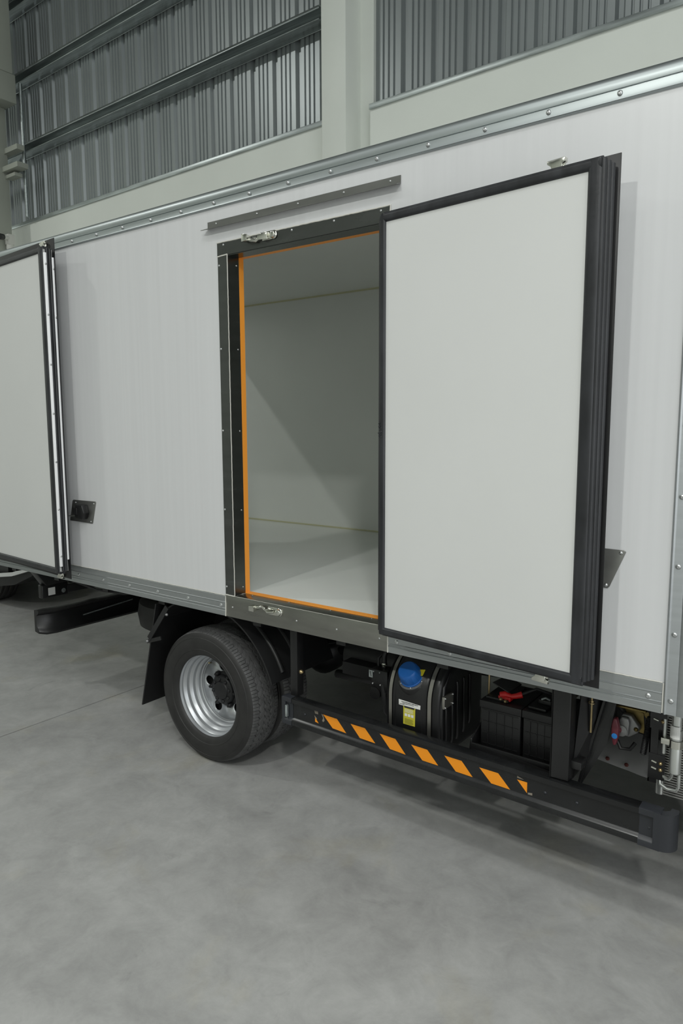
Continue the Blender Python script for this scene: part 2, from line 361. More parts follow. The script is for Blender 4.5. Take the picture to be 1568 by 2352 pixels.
def bead(pts, r=.0022, mt='sealant'):
    q = []
    for a, b in zip(pts, pts[1:]):
        a, b = V(a), V(b); n = max(2, int((b-a).length/.012))
        for i in range(n): q.append(a.lerp(b, i/n)+V((random.uniform(-1, 1), 0, random.uniform(-1, 1)))*.0006)
    q.append(V(pts[-1])); m = MB(); m.tube(q, r, 6); return m.build('sealant_bead', mt, T, smooth=True)
bead([(OX0, -.004, .944), (OX0, -.004, 2.515)], .0022)
bead([(-2.452, -.004, 2.512), (OX0, -.004, 2.516), (OX0, .096, 2.512)], .003)
bead([(-2.452, -.004, .944), (OX0, -.004, .943), (OX0, .096, .947)], .003)
bead([(OX0, -.004, .943), (OX1, -.004, .943)], .0013)
bead([(-2.452, -.003, .938), (-2.450, -.007, .90), (-2.452, -.007, ZB)], .0028)
bead([(-1.5205, -.007, .938), (-1.5205, -.007, ZB)], .0026)
bead([(-2.455, -.003, 2.573), (-1.520, -.003, 2.573), (-1.520, -.003, 2.50)], .0028)
bead([(XR+.03, -.003, .9395), (-2.455, -.003, .9395)], .002)
bead([(-1.519, -.003, .9395), (-.485, -.003, .9395)], .0022)

# drip angle above the door
m = MB(); m.prism([(-.001, 2.672), (-.0035, 2.672), (-.0035, 2.645), (-.030, 2.636), (-.030, 2.633), (-.001, 2.642)], 'x', -2.512, -1.475)
m.hexa([(-2.512, -.030, 2.633), (-2.512, -.003, 2.642), (-2.513, -.003, 2.642), (-2.535, -.026, 2.634), (-2.512, -.030, 2.636), (-2.512, -.003, 2.645), (-2.513, -.003, 2.645), (-2.535, -.026, 2.637)])
dr = m.build('drip_rail', 'drip', T)
rivets([(x, -.0037, 2.659) for x in (-2.457, -2.204, -1.973, -1.738, -1.521)], dr, r=.0045, h=.003, name='screw')

# lock keepers on header and sill
def keeper(zc, flip):
    m = MB(); y = -.006; f = flip
    m.lathe([(0, .001), (0, .019), (.004, .019), (.006, .016), (.014, .013), (.016, .009), (.016, .001)], (-2.105, y, zc), (0, -1, 0), 20)
    m.box((-2.17, y-.004, zc-.018), (-2.105, y, zc+.018))
    m.hexa([(-2.175, y-.030, zc-.014*f-.004), (-2.13, y-.018, zc-.014*f-.004), (-2.13, y, zc-.010*f), (-2.175, y, zc-.010*f),
            (-2.175, y-.030, zc+.004), (-2.13, y-.018, zc+.010), (-2.13, y, zc+.012), (-2.175, y, zc+.012)])
    m.tube([(-2.255, y-.006, zc+.002*f), (-2.225, y-.014, zc-.008*f), (-2.20, y-.012, zc-.014*f), (-2.185, y-.008, zc-.004*f), (-2.165, y-.012, zc+.006*f), (-2.13, y-.012, zc)], [.008, .009, .007, .007, .009, .006], 10)
    m.hexa([(-2.268, y-.032, zc-.012), (-2.235, y-.034, zc-.012), (-2.235, y, zc-.010), (-2.268, y, zc-.010),
            (-2.268, y-.032, zc+.022*f if f > 0 else zc+.010), (-2.235, y-.034, zc+.016), (-2.235, y, zc+.012), (-2.268, y, zc+.012)])
    return m.build('lock_keeper', 'steelpol', T, bevel=.002)
keeper(2.557, 1); keeper(.911, -1)

# ---- leaf builder (side door and rear door)
def leaf(name, O, ang, W, z0, z1, fl_s, fl_z0, fl_z1, nback, label, rear=False, face=(.027, .030, .030, .030), cam_s=None):
    ca, sa = math.cos(ang), math.sin(ang)
    def L(s, n, z): return V((O[0]+s*ca+n*sa, O[1]-s*sa+n*ca, z))
    def lbox(m, s0, s1, n0, n1, za, zb): m.hexa([L(s0, n0, za), L(s1, n0, za), L(s1, n1, za), L(s0, n1, za), L(s0, n0, zb), L(s1, n0, zb), L(s1, n1, zb), L(s0, n1, zb)])
    fl, fr, ft, fb = face
    m = MB(); lbox(m, .006, W-.008, .004, nback-.002, z0+.008, z1-.008)
    d = m.build(name, 'doorpanel', T, label=label)
    # rubber seal lying on the face: rounded cushion profile, four mitred sides
    def cushion(m, pa, pb, width_dir, wd, thick):     # strip from pa to pb; runs wd inward along width_dir, bulges to -n
        N = V((-sa, -ca, 0)); k = 9; vs = []
        for p in (pa, pb):
            for i in range(k):
                t = i/(k-1); hgt = thick*math.sqrt(max(0, 1-(2*t-1)**4))
                vs.append(p+width_dir*(wd*t)+N*hgt)
        m.add(vs, [(i, i+1, k+i+1, k+i) for i in range(k-1)]+[tuple(range(k)), tuple(range(k, 2*k))[::-1]])
    S = V((ca, -sa, 0)); Z = V((0, 0, 1)); th = .010
    m = MB()
    cushion(m, L(0, .004, z0+.002), L(0, .004, z1-.002), S, fl, th)
    cushion(m, L(W, .004, z0+.002), L(W, .004, z1-.002), -S, fr, th)
    cushion(m, L(.003, .004, z1), L(W-.003, .004, z1), -Z, ft, th*.98)
    cushion(m, L(.003, .004, z0), L(W-.003, .004, z0), Z, fb, th*.98)
    # corner pads
    m.build('door_seal', 'seal', d, smooth=True)
    # ribs along top, bottom and free edge
    m = MB()
    nr = (.009, .027, .044) if not rear else (.026, .040)
    for i, n in enumerate(nr):
        ds = (-.002, .003, .008)[i]
        m.tube([L(W+ds, n, z0+.012), L(W+ds+.001, n, z0+.3), L(W+ds+.0005, n, z1-.25), L(W+ds, n, z1-.004*i-.004)], .0098 if not rear else .0085, 14)
    for z in (z0+.002, z1-.002):
        m.tube([L(.01, .012, z), L(W-.005, .012, z)], .008, 12); m.tube([L(.01, .030, z), L(W-.005, .030, z)], .008, 12)
    m.tube([L(-.001, .010, z0+.015), L(-.001, .010, z1-.015)], .010, 12)
    m.build('edge_rib', 'seal', d, smooth=True)
    if rear:
        for n0, n1, a, b in ((.004, .0185, z0+.04, z1-.03), (.048, .062, z0+.075, z1-.05)):
            m = MB(); lbox(m, W-.010, W+.010, n0, n1, a, b); st = m.build('edge_strip', 'whitestrip', d, bevel=.002, label='white strip with screws along the door edge')
            rivets([L(W+.0105, (n0+n1)/2, a+.06+(b-a-.12)*i/6) for i in (range(7) if n0 < .01 else (5, 6))], st, (ca, -sa, 0), r=.0055, h=.003, name='screw')
    # outer skin with rubber-covered flange
    m = MB(); lbox(m, -.0, fl_s, nback-.004, nback, fl_z0, fl_z1); m.build('door_flange', 'sealflat', d, bevel=.0015)
    m = MB(); lbox(m, .0, fl_s-.006, nback, nback+.002, fl_z0+.005, fl_z1-.005); m.build('outer_skin', 'doorpanel', d)
    # lock rod cams at top and bottom
    for zt, sg in ((z1, 1), (z0, -1)):
        m = MB(); nn = nback-.010
        m.add(*hook(L, cam_s, nn, zt, sg))
        m.tube([L(cam_s+.026, nn, zt-sg*.03), L(cam_s+.026, nn, zt+sg*.034)], .006, 12)
        m.lathe([(0, .001), (0, .009), (.004, .0095), (.008, .008), (.009, .001)], L(cam_s+.028, nn-.006, zt+sg*.030), (0, 0, sg), 14)
        m.build('lock_cam', 'steelpol', d, bevel=.0015)
    return d, L
def hook(L, s, n, z, sg):
    prof = [(-.024, .042), (.036, .044), (.036, .031), (.026, .026), (.024, -.01), (-.006, -.01), (-.007, .012), (-.012, .024), (-.024, .033)]
    k = len(prof); vs = [L(s+a, n-.014, z+sg*b) for a, b in prof]+[L(s+a, n+.006, z+sg*b) for a, b in prof]
    return vs, [(i, (i+1) % k, (i+1) % k+k, i+k) for i in range(k)]+[tuple(range(k))[::-1], tuple(range(k, 2*k))]
sd, SDL = leaf('side_door', (-1.517, -.075), math.atan2(.085, .831), .835, .932, 2.525, .862, .910, 2.545, .066,
               'open white side door leaf with black rubber seals round its edge', face=(.025, .046, .032, .030), cam_s=.66)
m = MB()          # torn lump in the hinge side seal
for i in range(26):
    p = SDL(.004+random.uniform(-.004, .010), -.006+random.uniform(-.002, .002), 1.735+random.uniform(-.028, .028)); r = random.uniform(.0015, .004)
    m.lathe([(-r, .0003), (-r*.5, r*.85), (0, r), (r*.5, r*.85), (r, .0003)], p, (0, 0, 1), 7)
m.build('seal_tear', 'seal', sd, smooth=False)
for z in (1.15, 1.73, 2.3):
    m = MB(); m.tube([(-1.536, -.022, z-.05), (-1.536, -.022, z+.05)], .009, 14); m.box((-1.536, -.018, z-.03), (-1.50, -.004, z+.03)); m.build('hinge', 'steelpol', sd)
rd, RDL = leaf('rear_door', (-4.72, -.062), math.atan2(.088, 1.085), 1.088, .922, 2.704, 1.108, .884, 2.756, .062,
               'rear door leaf folded back along the truck side with white edge strips', rear=True, face=(.03, .044, .030, .030), cam_s=1.005)

# plates on the side wall that hold the doors open
m = MB(); m.prism([(-3.735, 1.203), (-3.517, 1.201), (-3.512, 1.204), (-3.474, 1.324), (-3.478, 1.329), (-3.690, 1.327), (-3.70, 1.32)], 'y', -.004, 0)
hp = m.build('holder_plate', 'drip', T, bevel=.001)
rivets([(-3.668, -.0042, 1.312), (-3.492, -.0042, 1.316), (-3.527, -.0042, 1.212)], hp, r=.005, h=.003, name='screw')
m = MB(); m.prism([(-3.626, 1.232), (-3.560, 1.224), (-3.538, 1.262), (-3.555, 1.306), (-3.618, 1.306), (-3.632, 1.270)], 'y', -.042, -.004); m.box((-3.64, -.046, 1.25), (-3.60, -.03, 1.29)); m.build('latch', 'plastic', hp, bevel=.004)
m = MB(); m.tube([(-3.70, -.030, 1.235), (-3.60, -.035, 1.247)], .003, 8); m.build('latch_rod', 'steelpol', hp, smooth=True)
m = MB(); m.prism([(-.80, 1.222), (-.667, 1.221), (-.661, 1.227), (-.614, 1.346), (-.620, 1.351), (-.80, 1.353)], 'y', -.004, 0)
hp = m.build('holder_plate', 'drip', T, bevel=.001)
rivets([(-.629, -.0042, 1.342), (-.672, -.0042, 1.231)], hp, r=.006, h=.004, name='screw')

# ---- wheels
def make_wheel(x, yo, z, outer=True):
    """yo: plane of the outer bead, wheel axis along y"""
    yc = yo+.088; R = .352
    w = MB(); w.box((x-.02, yc-.02, z-.02), (x+.02, yc+.02, z+.02))
    # tyre
    NT = 62; PER = 16; NA = NT*PER; prof = []
    for t in (-1, 1):
        side_ = [(.083, .215), (.090, .219), (.096, .227), (.101, .24), (.106, .265), (.1075, .285), (.1045, .310), (.0985, .327), (.091, .337)]
        prof.append(side_ if t < 0 else side_[::-1])
    NW = 81; vs = []; wid = .168
    left = [(-a, r) for a, r in prof[0]]; right = [(a, r) for a, r in prof[1]]
    tread = [(-wid/2+wid*i/(NW-1)) for i in range(NW)]
    for k in range(NA):
        a = 2*PI*k/NA; ph = (k % PER)/PER
        row = list(left)
        for wq in tread:
            crown = R-.010*(abs(wq)/(wid/2))**2.6
            wv = .0042*(1-4*abs(ph-.5))
            dep = 0
            for g, gw in ((-.056, .0026), (-.020, .0030), (.020, .0030), (.056, .0026)):
                if abs(wq-g-wv) < gw: dep = .008
            sh = int(round(PER*.5*math.sin(wq*90))) if abs(wq) < .056 else 0
            lateral = ((k+sh+(4 if wq > 0 else 0)) % PER == 0) if abs(wq) < .056 else (k % (PER//2) == 0)
            if lateral and dep == 0: dep = .005 if abs(wq) < .056 else .0045
            row.append((wq, crown-dep))
        row += list(right)
        n = len(row)
        for wq, r in row: vs.append((x+r*math.cos(a), yc+wq, z+r*math.sin(a)))
    fs = [(k*n+i, k*n+i+1, ((k+1) % NA)*n+i+1, ((k+1) % NA)*n+i) for k in range(NA) for i in range(n-1)]
    t = MB(); t.add(vs, fs); nl = len(left)
    t.m = [1 if nl-2 < i < nl+NW else 0 for k in range(NA) for i in range(n-1)]
    root = t.build('wheel', ['tyre', 'tread'], T, smooth=True, origin=(x, yc, z))
    # side wall rings
    q = MB()
    for rr, ww in ((.252, .1045), (.312, .1045)):
        for s in (-1, 1): q.lathe([(s*(ww-.002), rr-.003), (s*(ww+.0008), rr), (s*(ww-.002), rr+.003)], (x, yc, z), (0, 1, 0), 96)
    q.build('sidewall_ring', 'tyre', root, smooth=True)
    # rim: deep dish, profile measured inwards from the outer flange
    p = [(q_[0], q_[1]*1.013) for q_ in [(.012, .227), (.003, .228), (-.001, .224), (.001, .2195), (.008, .2165), (.020, .2125), (.030, .2125), (.036, .2075), (.046, .2025), (.062, .2010), (.068, .1955), (.078, .1895), (.094, .1880), (.100, .1815), (.108, .1775), (.122, .1765), (.126, .1715), (.133, .1705), (.136, .1665)]]
    q = MB(); q.lathe([(d, r) for d, r in p], (x, yo, z), (0, 1, 0), 96)
    q.lathe([(.136, .1665), (.17, .19), (.176, .228), (.17, .231)], (x, yo, z), (0, 1, 0), 96)
    q.build('rim', 'rim', root, smooth=True, crease=18)
    # disc with five hand holes
    bm = bmesh.new(); loops = []
    def loop(cx, cz, r, n, ex=1):
        vv = [bm.verts.new((x+cx+r*math.cos(2*PI*i/n), 0, z+cz+r*math.sin(2*PI*i/n))) for i in range(n)]
        return [bm.edges.new((vv[i], vv[(i+1) % n])) for i in range(n)]
    es = loop(0, 0, .167, 64)+loop(0, 0, .070, 40)
    for i in range(5):
        a = math.radians(170+72*i); es += loop(.122*math.cos(a), .122*math.sin(a), .026, 24)
    bmesh.ops.triangle_fill(bm, edges=es, use_beauty=True)
    vs = []; 
    for v_ in bm.verts:
        r = math.hypot(v_.co.x-x, v_.co.z-z); dd = .134 + .012*max(0, (.15-r)/.08)
        vs.append((v_.co.x, yo+dd, v_.co.z))
    bm.verts.index_update(); fs = [[v_.index for v_ in f.verts] for f in bm.faces]; bm.free()
    q = MB(); q.add(vs, fs); dsk = q.build('wheel_disc', 'rim', root, smooth=True)
    so = dsk.modifiers.new('s', 'SOLIDIFY'); so.thickness = .006; so.offset = 0
    q = MB(); q.lathe([(.165, .17), (.170, .001)], (x, yo, z), (0, 1, 0), 48); q.build('brake_drum', 'hole', root)
    if outer:
        q = MB(); q.lathe([(.160, .096), (.138, .096), (.134, .088), (.130, .080), (.112, .078), (.106, .072), (.104, .050), (.098, .046), (.096, .001)], (x, yo, z), (0, 1, 0), 40)
        for i in range(8):
            a = 2*PI*i/8+.2; q.lathe([(.12, .010), (.100, .010), (.098, .008), (.098, .001)], (x+.060*math.cos(a), yo, z+.060*math.sin(a)), (0, 1, 0), 6)
        for i in range(6):
            a = 2*PI*i/6; q.lathe([(.14, .013), (.116, .013), (.112, .009), (.104, .007), (.104, .001)], (x+.090*math.cos(a), yo, z+.090*math.sin(a)), (0, 1, 0), 6)
        q.build('hub', 'hub', root, bevel=0, smooth=True)
        q = MB(); q.tube([(x-.10, yo+.130, z+.125), (x-.085, yo+.10, z+.135)], .004, 8); q.build('valve_stem', 'brass', root)
        q = MB(); q.lathe([(0, .006), (-.0006, .0001)], (x-.228, yo-.0175, z-.158), (0, 1, 0), 12); q.build('paint_dot', 'amber', root)
    return root
WX, WZ = -2.690, .3525
YW = .070
w1 = make_wheel(WX, YW, WZ)
def copy_tree(o, loc, mirror=False):
    c = dup(o, loc, T)
    if mirror: c.rotation_euler.z = PI
    for ch in list(o.children):
        k = ch.copy(); col.objects.link(k); k.parent = c
    return c
yc0 = YW+.088
copy_tree(w1, (WX, yc0+.232, WZ), True)
copy_tree(w1, (WX, W2-yc0, WZ), True); copy_tree(w1, (WX, W2-yc0-.232, WZ))
m = MB(); m.tube([(WX, .22, WZ), (WX, W2-.22, WZ)], .055, 20); m.lathe([(-.12, .03), (-.1, .1), (-.04, .15), (.04, .15), (.1, .1), (.12, .03)], (WX, 1.06, WZ), (0, 1, 0), 24); m.build('rear_axle', 'black', T, smooth=True)
# chassis
for y in (.62, 1.43):
    m = MB(); m.box((-4.55, y, .60), (.4, y+.008, .80)); m.box((-4.55, y, .60), (.4, y+.06, .608)); m.box((-4.55, y, .792), (.4, y+.06, .80)); m.build('chassis_rail', 'black', T)
m = MB()
for x in (-4.5, -4.0, -3.5, -3.0, -2.3, -1.8, -1.3, -.8, -.5): m.box((x-.025, .05, .80), (x+.025, W2-.05, .838))
m.build('floor_bearer', 'black', T)
m = MB()
for x in (-4.3, -3.3, -1.95, -.95, -.2): m.box((x-.03, .62, .62), (x+.03, 1.45, .77))
m.build('crossmember', 'black', T)
m = MB(); m.tube([(WX, 1.06, WZ+.02), (-.4, 1.06, .55)], .045, 16); m.build('drive_shaft', 'black', T, smooth=True)
for y in (.70, 1.42):
    m = MB()
    for k in range(4):
        L_ = .62-.12*k; m.tube([(WX-L_, y, .52-.012*k+.10*(L_/.62)**2), (WX-L_*.5, y, .50-.012*k+.02*(L_/.62)**2), (WX, y, .485-.012*k), (WX+L_*.5, y, .50-.012*k+.02*(L_/.62)**2), (WX+L_, y, .52-.012*k+.10*(L_/.62)**2)], .012, 6)
    m.build('leaf_spring', 'black', T)
m = MB(); m.tube([(-2.05, .50, .60), (-1.7, .50, .60)], .10, 24); m.build('air_tank', 'black', T, smooth=True)
m = MB(); m.tube([(-2.1, .42, .50), (-1.9, .40, .52), (-1.75, .36, .56), (-1.55, .36, .60)], .022, 10); m.build('brake_pipe', 'black', T, smooth=True)
# spare wheel hung flat behind the axle
m = MB(); m.lathe([(-.09, .22), (-.105, .26), (-.10, .32), (-.075, .36), (0, .372), (.075, .36), (.10, .32), (.105, .26), (.09, .22), (.0, .2), (-.09, .22)], (-3.67, .86, .50), (0, 0, 1), 64); m.build('spare_tyre', 'tyre', T, smooth=True)

# fender arcs and mud flap
def arc_shell(a0, a1, r, y0, y1, t=.008, n=20):
    m = MB(); pts = [(WX+rr*math.cos(a), WZ+rr*math.sin(a)) for rr, rng in ((r, range(n+1)), (r+t, range(n, -1, -1))) for a in [math.radians(a0+(a1-a0)*i/n) for i in rng]]
    m.prism(pts, 'y', y0, y1); return m
f = arc_shell(20, 74, .495, .06, .54).build('fender', 'fender', T, smooth=True)
for y in (.15, .27):
    m = MB(); m.tube([(WX+.501*math.cos(math.radians(a)), y, WZ+.501*math.sin(math.radians(a))) for a in range(24, 72, 3)], .014, 10); m.build('fender_rib', 'fender', f, smooth=True)
f = arc_shell(112, 140, .505, .06, .54).build('fender', 'fender', T, smooth=True)
m = MB(); m.hexa([(-3.185, .035, .20), (-3.177, .035, .20), (-3.177, .50, .20), (-3.185, .50, .20), (-3.035, .035, .80), (-3.027, .035, .80), (-3.027, .50, .80), (-3.035, .50, .80)])
mf = m.build('mud_flap', 'fender', T)
m = MB(); m.bar((-3.11, .032, .58), (-2.99, .032, .62), .008, .02, (0, 1, 0)); m.bar((-3.09, .03, .60), (-2.93, .03, .80), .008, .03); m.bar((-3.11, .05, .575), (-3.10, .45, .60), .012, .03, (1, 0, 0)); m.build('flap_bracket', 'black', mf)
rivets([(-3.10, .026, .585), (-2.93, .026, .76)], mf, r=.008, h=.01, name='bolt', material='cast')
rivets([(-3.168, .15, .26)], mf, (1, 0, 0), r=.006, h=.004, name='bolt')

# ---- side guard
def GY(x): return .030 - .0195*(x+2.1)
def guard_sec(m, x0, x1, prof, grow=0):
    a, b = [[(x, GY(x)+p[0], p[1]) for p in prof] for x in (x0, x1)]; k = len(prof)
    m.add(a+b, [(i, (i+1) % k, (i+1) % k+k, i+k) for i in range(k)]+[tuple(range(k))[::-1], tuple(range(k, 2*k))])
gp = [(.045, .500), (.004, .500), (0, .497), (0, .478), (.014, .470), (.014, .404), (.002, .394), (0, .390), (0, .373), (.004, .370), (.045, .370), (.045, .376), (.010, .377), (.018, .40), (.022, .404), (.022, .470), (.010, .492), (.045, .494)]
m = MB(); guard_sec(m, -2.072, -.536, gp); g = m.build('side_guard', 'blackgloss', T, smooth=True, label='black underrun guard bar with orange slanted stripes')
def gcap(x0, x1, x2, sgn):
    m = MB(); q = [(p[0]-.002 if p[0] < .03 else p[0], p[1]+(.002 if p[1] > .43 else -.002)) for p in gp]
    guard_sec(m, *sorted((x0, x1)), q)
    # curled end: sweep a solid-ish plate back round a quarter circle
    R_ = .046; n = 12; k = 0; vs = []; y0 = GY(x1)-.002; seg = []
    for i in range(n+1):
        t = i/n*math.radians(112); cx, cy = x1, y0+R_
        seg.append((cx+sgn*R_*math.sin(t), cy-R_*math.cos(t), cx+sgn*(R_-.024)*math.sin(t), cy-(R_-.024)*math.cos(t)))
    zz = [.368, .372, .498, .502]
    for (ox, oy, ix, iy) in seg:
        vs += [(ix, iy, .370), (ox, oy, .372), (ox, oy, .498), (ix, iy, .502)]
    fs = [(i*4+j, i*4+(j+1) % 4, (i+1)*4+(j+1) % 4, (i+1)*4+j) for i in range(n) for j in range(4)]+[(0, 1, 2, 3), tuple(range(n*4, n*4+4))[::-1]]
    m.add(vs, fs)
    m.box((x1-.022*sgn, y0, .372), (x1, y0+.010, .500))
    c_ = m.build('end_cap', 'guardcap', g, smooth=True); return c_
gcap(-.536, -.468, 0, 1)
rivets([(-.505, GY(-.5)+.014, .432)], g, r=.006, h=.003, name='bolt', material='guardcap')
m = MB(); q = [(p[0]-.002 if p[0] < .03 else p[0], p[1]+(.002 if p[1] > .43 else -.002)) for p in gp]; guard_sec(m, -2.125, -2.072, q)
m.tube([(-2.125, GY(-2.125)+.01, .372), (-2.125, GY(-2.125)+.01, .498)], .012, 12); m.build('end_cap', 'guardcap', g, smooth=True)
m = MB(); m.box((-2.109, GY(-2.1)-.0045, .405), (-2.097, GY(-2.1)+.01, .462)); m.build('slot_cover', 'girt', g, bevel=.002)
rivets([(x, GY(x)+.0135, .437) for x in (-2.0, -.86, -.745)], g, r=.006, h=.004, name='bolt', material='guardcap')
S = dict(s1=[(-1.876, .478), (-1.798, .476), (-1.748, .424), (-1.822, .427)], s2=[(-1.724, .473), (-1.649, .473), (-1.596, .42), (-1.675, .422)],
         s3=[(-1.573, .469), (-1.496, .467), (-1.446, .413), (-1.522, .416)], s4=[(-1.42, .464), (-1.345, .463), (-1.295, .408), (-1.367, .41)],
         s5=[(-1.268, .461), (-1.193, .461), (-1.145, .405), (-1.217, .404)], s6=[(-1.118, .457), (-1.041, .457), (-.992, .4), (-1.068, .402)],
         tri=[(-.966, .456), (-.927, .456), (-.927, .415)], tl=[(-1.921, .452), (-1.901, .429), (-1.921, .432)])
for k, pts in S.items():
    q = []
    for x, z in pts:
        y = GY(x)+.012; fct = (2.35+y)/2.365; x2 = x*fct; z2 = 1.76+(z-1.76)*fct
        z2 = max(.4045, min(z2, .4715)); q.append((x2, GY(x2)+.0132, z2))
    n = len(q); m = MB(); m.add(q+[(a, b+.0005, c) for a, b, c in q], [tuple(range(n)), tuple(range(n, 2*n))[::-1]]+[(i, (i+1) % n, (i+1) % n+n, i+n) for i in range(n)])
    m.build('reflective_stripe', 'stripe', g)
for q in ([(-1.945, .473), (-1.922, .471), (-1.922, .458), (-1.940, .458)], [(-1.903, .466), (-1.893, .463), (-1.885, .437), (-1.893, .429), (-1.899, .434), (-1.893, .448)], [(-1.944, .448), (-1.940, .436), (-1.930, .431), (-1.930, .437)],
          [(-.968, .468), (-.968, .460), (-.942, .460)], [(-.925, .409), (-.925, .416), (-.908, .419), (-.908, .410)]):
    n = len(q); m = MB(); m.add([(a, GY(a)+.0132, c) for a, c in q]+[(a, GY(a)+.0138, c) for a, c in q], [tuple(range(n)), tuple(range(n, 2*n))[::-1]]+[(i, (i+1) % n, (i+1) % n+n, i+n) for i in range(n)])
    m.build('torn_tape', 'torn', g)
# guard posts
m = MB(); m.box((-2.102, .060, .50), (-2.060, .105, .838)); m.build('guard_post', 'black', T, bevel=.003)
rivets([(-2.059, .085, .615)], T, (1, 0, 0), r=.011, h=.012, name='bolt', material='brass')
m = MB(); m.box((-.845, .018, .505), (-.785, .026, .838)); m.box((-.785, .018, .505), (-.779, .075, .838)); m.box((-.845, .018, .505), (-.839, .075, .838)); gp2 = m.build('guard_post', 'black', T, bevel=.002)
m = MB(); m.hexa([(-.778, .06, .55), (-.745, .14, .55), (-.745, .145, .55), (-.778, .065, .55), (-.770, .10, .80), (-.70, .20, .80), (-.70, .206, .80), (-.770, .106, .80)]); m.build('post_brace', 'black', gp2)
m = MB(); m.box((-.786, .04, .545), (-.742, .10, .575)); m.build('weld_plate', 'black', gp2, bevel=.004)

# ---- tank with blue cap
def tank_prof(off=0, y0=.10, y1=.50, zb=.38, zt=.785, r=.17, rb=.05):
    y0 -= off; y1 += off; zb -= off; zt += off; r += off; rb += off*.5; p = []
    for i in range(13): t = i/12*PI/2; p.append((y0+r-r*math.cos(t), zt-r+r*math.sin(t)))
    for i in range(7): t = i/6*PI/2; p.append((y1-.06+.06*math.sin(t), zt-.06+.06*math.cos(t)))
    for i in range(7): t = i/6*PI/2; p.append((y1-rb+rb*math.cos(t), zb+rb-rb*math.sin(t)))
    for i in range(7): t = i/6*PI/2; p.append((y0+rb-rb*math.sin(t), zb+rb-rb*math.cos(t)))
    return p
m = MB()
secs = [(-1.605, -.02), (-1.595, -.004), (-1.588, 0), (-1.585, -.008), (-1.566, -.008), (-1.562, 0), (-1.548, .001), (-1.544, .005), (-1.42, .005), (-1.416, .001), (-1.400, 0), (-1.397, -.008), (-1.376, -.008), (-1.372, 0), (-1.352, .002), (-1.343, -.004), (-1.337, -.02), (-1.335, -.05)]
rows = [[(x, a, b) for a, b in tank_prof(o)] for x, o in secs]; k = len(rows[0]); vs = [p for r in rows for p in r]
m.add(vs, [(i*k+j, i*k+(j+1) % k, (i+1)*k+(j+1) % k, (i+1)*k+j) for i in range(len(rows)-1) for j in range(k)]+[tuple(range(k))[::-1], tuple(range((len(rows)-1)*k, len(rows)*k))])
tk = m.build('urea_tank', 'plastic', T, smooth=True, label='black plastic side tank with blue filler cap')
for xa, xb in ((-1.583, -1.568), (-1.395, -1.378)):
    o1, o2 = tank_prof(-.001), tank_prof(-.006); m = MB(); n = len(o1)
    m.add([(xa, *p) for p in o1]+[(xb, *p) for p in o1], [(i, (i+1) % n, (i+1) % n+n, i+n) for i in range(n)]); m.build('tank_strap', 'strap', tk, smooth=True)
for yy, z0_, z1_ in ((.145, .45, .60), (.20, .43, .60), (.245, .43, .68), (.305, .44, .68), (.36, .46, .68)):
    m = MB(); m.tube([(-1.337, yy, z0_), (-1.333, yy, z0_+.015), (-1.333, yy, z1_-.015), (-1.337, yy, z1_)], .008, 10); m.build('tank_rib', 'plastic', tk, smooth=True)
m = MB(); m.tube([(-1.345, .125, .44), (-1.34, .118, .60), (-1.343, .14, .68), (-1.345, .19, .73)], .012, 10); m.build('tank_rib', 'plastic', tk, smooth=True)
m = MB(); m.box((-1.334, .112, .603), (-1.322, .188, .654)); pl = m.build('tank_plate', 'strap', tk, bevel=.001)
rivets([(-1.321, y, z) for y in (.118, .182) for z in (.609, .648)], pl, (1, 0, 0), r=.004, h=.003, name='bolt')
ax = V((-.05, -.66, .75)).normalized(); cb = V((-1.485, .135, .695))
m = MB(); m.lathe([(-.05, .075), (0, .066), (.006, .060)], cb, ax, 36); m.build('filler_neck', 'plastic', tk, smooth=True)
m = MB(); m.lathe([(.004, .001), (.004, .061), (.009, .061), (.010, .058), (.010, .001)], cb, ax, 40); cr_ = m.build('filler_ring', 'clear', tk, smooth=True)
a_ = ax.cross(V((1, 0, 0))).normalized(); b_ = ax.cross(a_)
rivets([cb+ax*.010+(a_*math.cos(t)+b_*math.sin(t))*.054 for t in [i*PI/3+.3 for i in range(6)]], cr_, ax, r=.004, h=.003, name='bolt')
m = MB(); m.lathe([(.010, .052), (.016, .052), (.017, .048), (.024, .048), (.060, .043), (.066, .038), (.068, .001)], cb, ax, 40)
for v_ in m.v: pass
cap = m.build('filler_cap', 'blue', tk, smooth=True, label='blue filler cap')
m = MB()
for i in range(10):
    t = 2*PI*i/10; d_ = a_*math.cos(t)+b_*math.sin(t); m.bar(cb+ax*.024+d_*.0455, cb+ax*.060+d_*.0405, .012, .006, d_.cross(ax))
m.build('cap_grip', 'blue', cap, bevel=.0015)
# labels on the tank
yl = .0935
m = MB(); m.add([(-1.529, yl, .607), (-1.423, yl-.0005, .602), (-1.424, yl-.0005, .584), (-1.528, yl, .583)], [(0, 1, 2, 3)])
for v_ in list(m.v): pass
m.mi = 1; x = -1.515
while x < -1.436:
    wd_ = random.choice((.0008, .0012, .0018)); m.add([(x, yl-.0008, .6015), (x+wd_, yl-.0008, .6015), (x+wd_, yl-.0008, .5965), (x, yl-.0008, .5965)], [(0, 1, 2, 3)]); x += wd_+random.choice((.0008, .0013))
for x0_, x1_, z_ in ((-1.510, -1.455, .5935), (-1.524, -1.50, .5895)): m.add([(x0_, yl-.0008, z_), (x1_, yl-.0008, z_), (x1_, yl-.0008, z_-.002), (x0_, yl-.0008, z_-.002)], [(0, 1, 2, 3)])
m.build('barcode_label', ['white', 'ink'], tk, label='white barcode label')
m = MB(); m.add([(-1.506, yl+.0002, .590), (-1.448, yl+.0002, .590), (-1.449, yl+.0002, .504), (-1.506, yl+.0002, .504)], [(0, 1, 2, 3)])
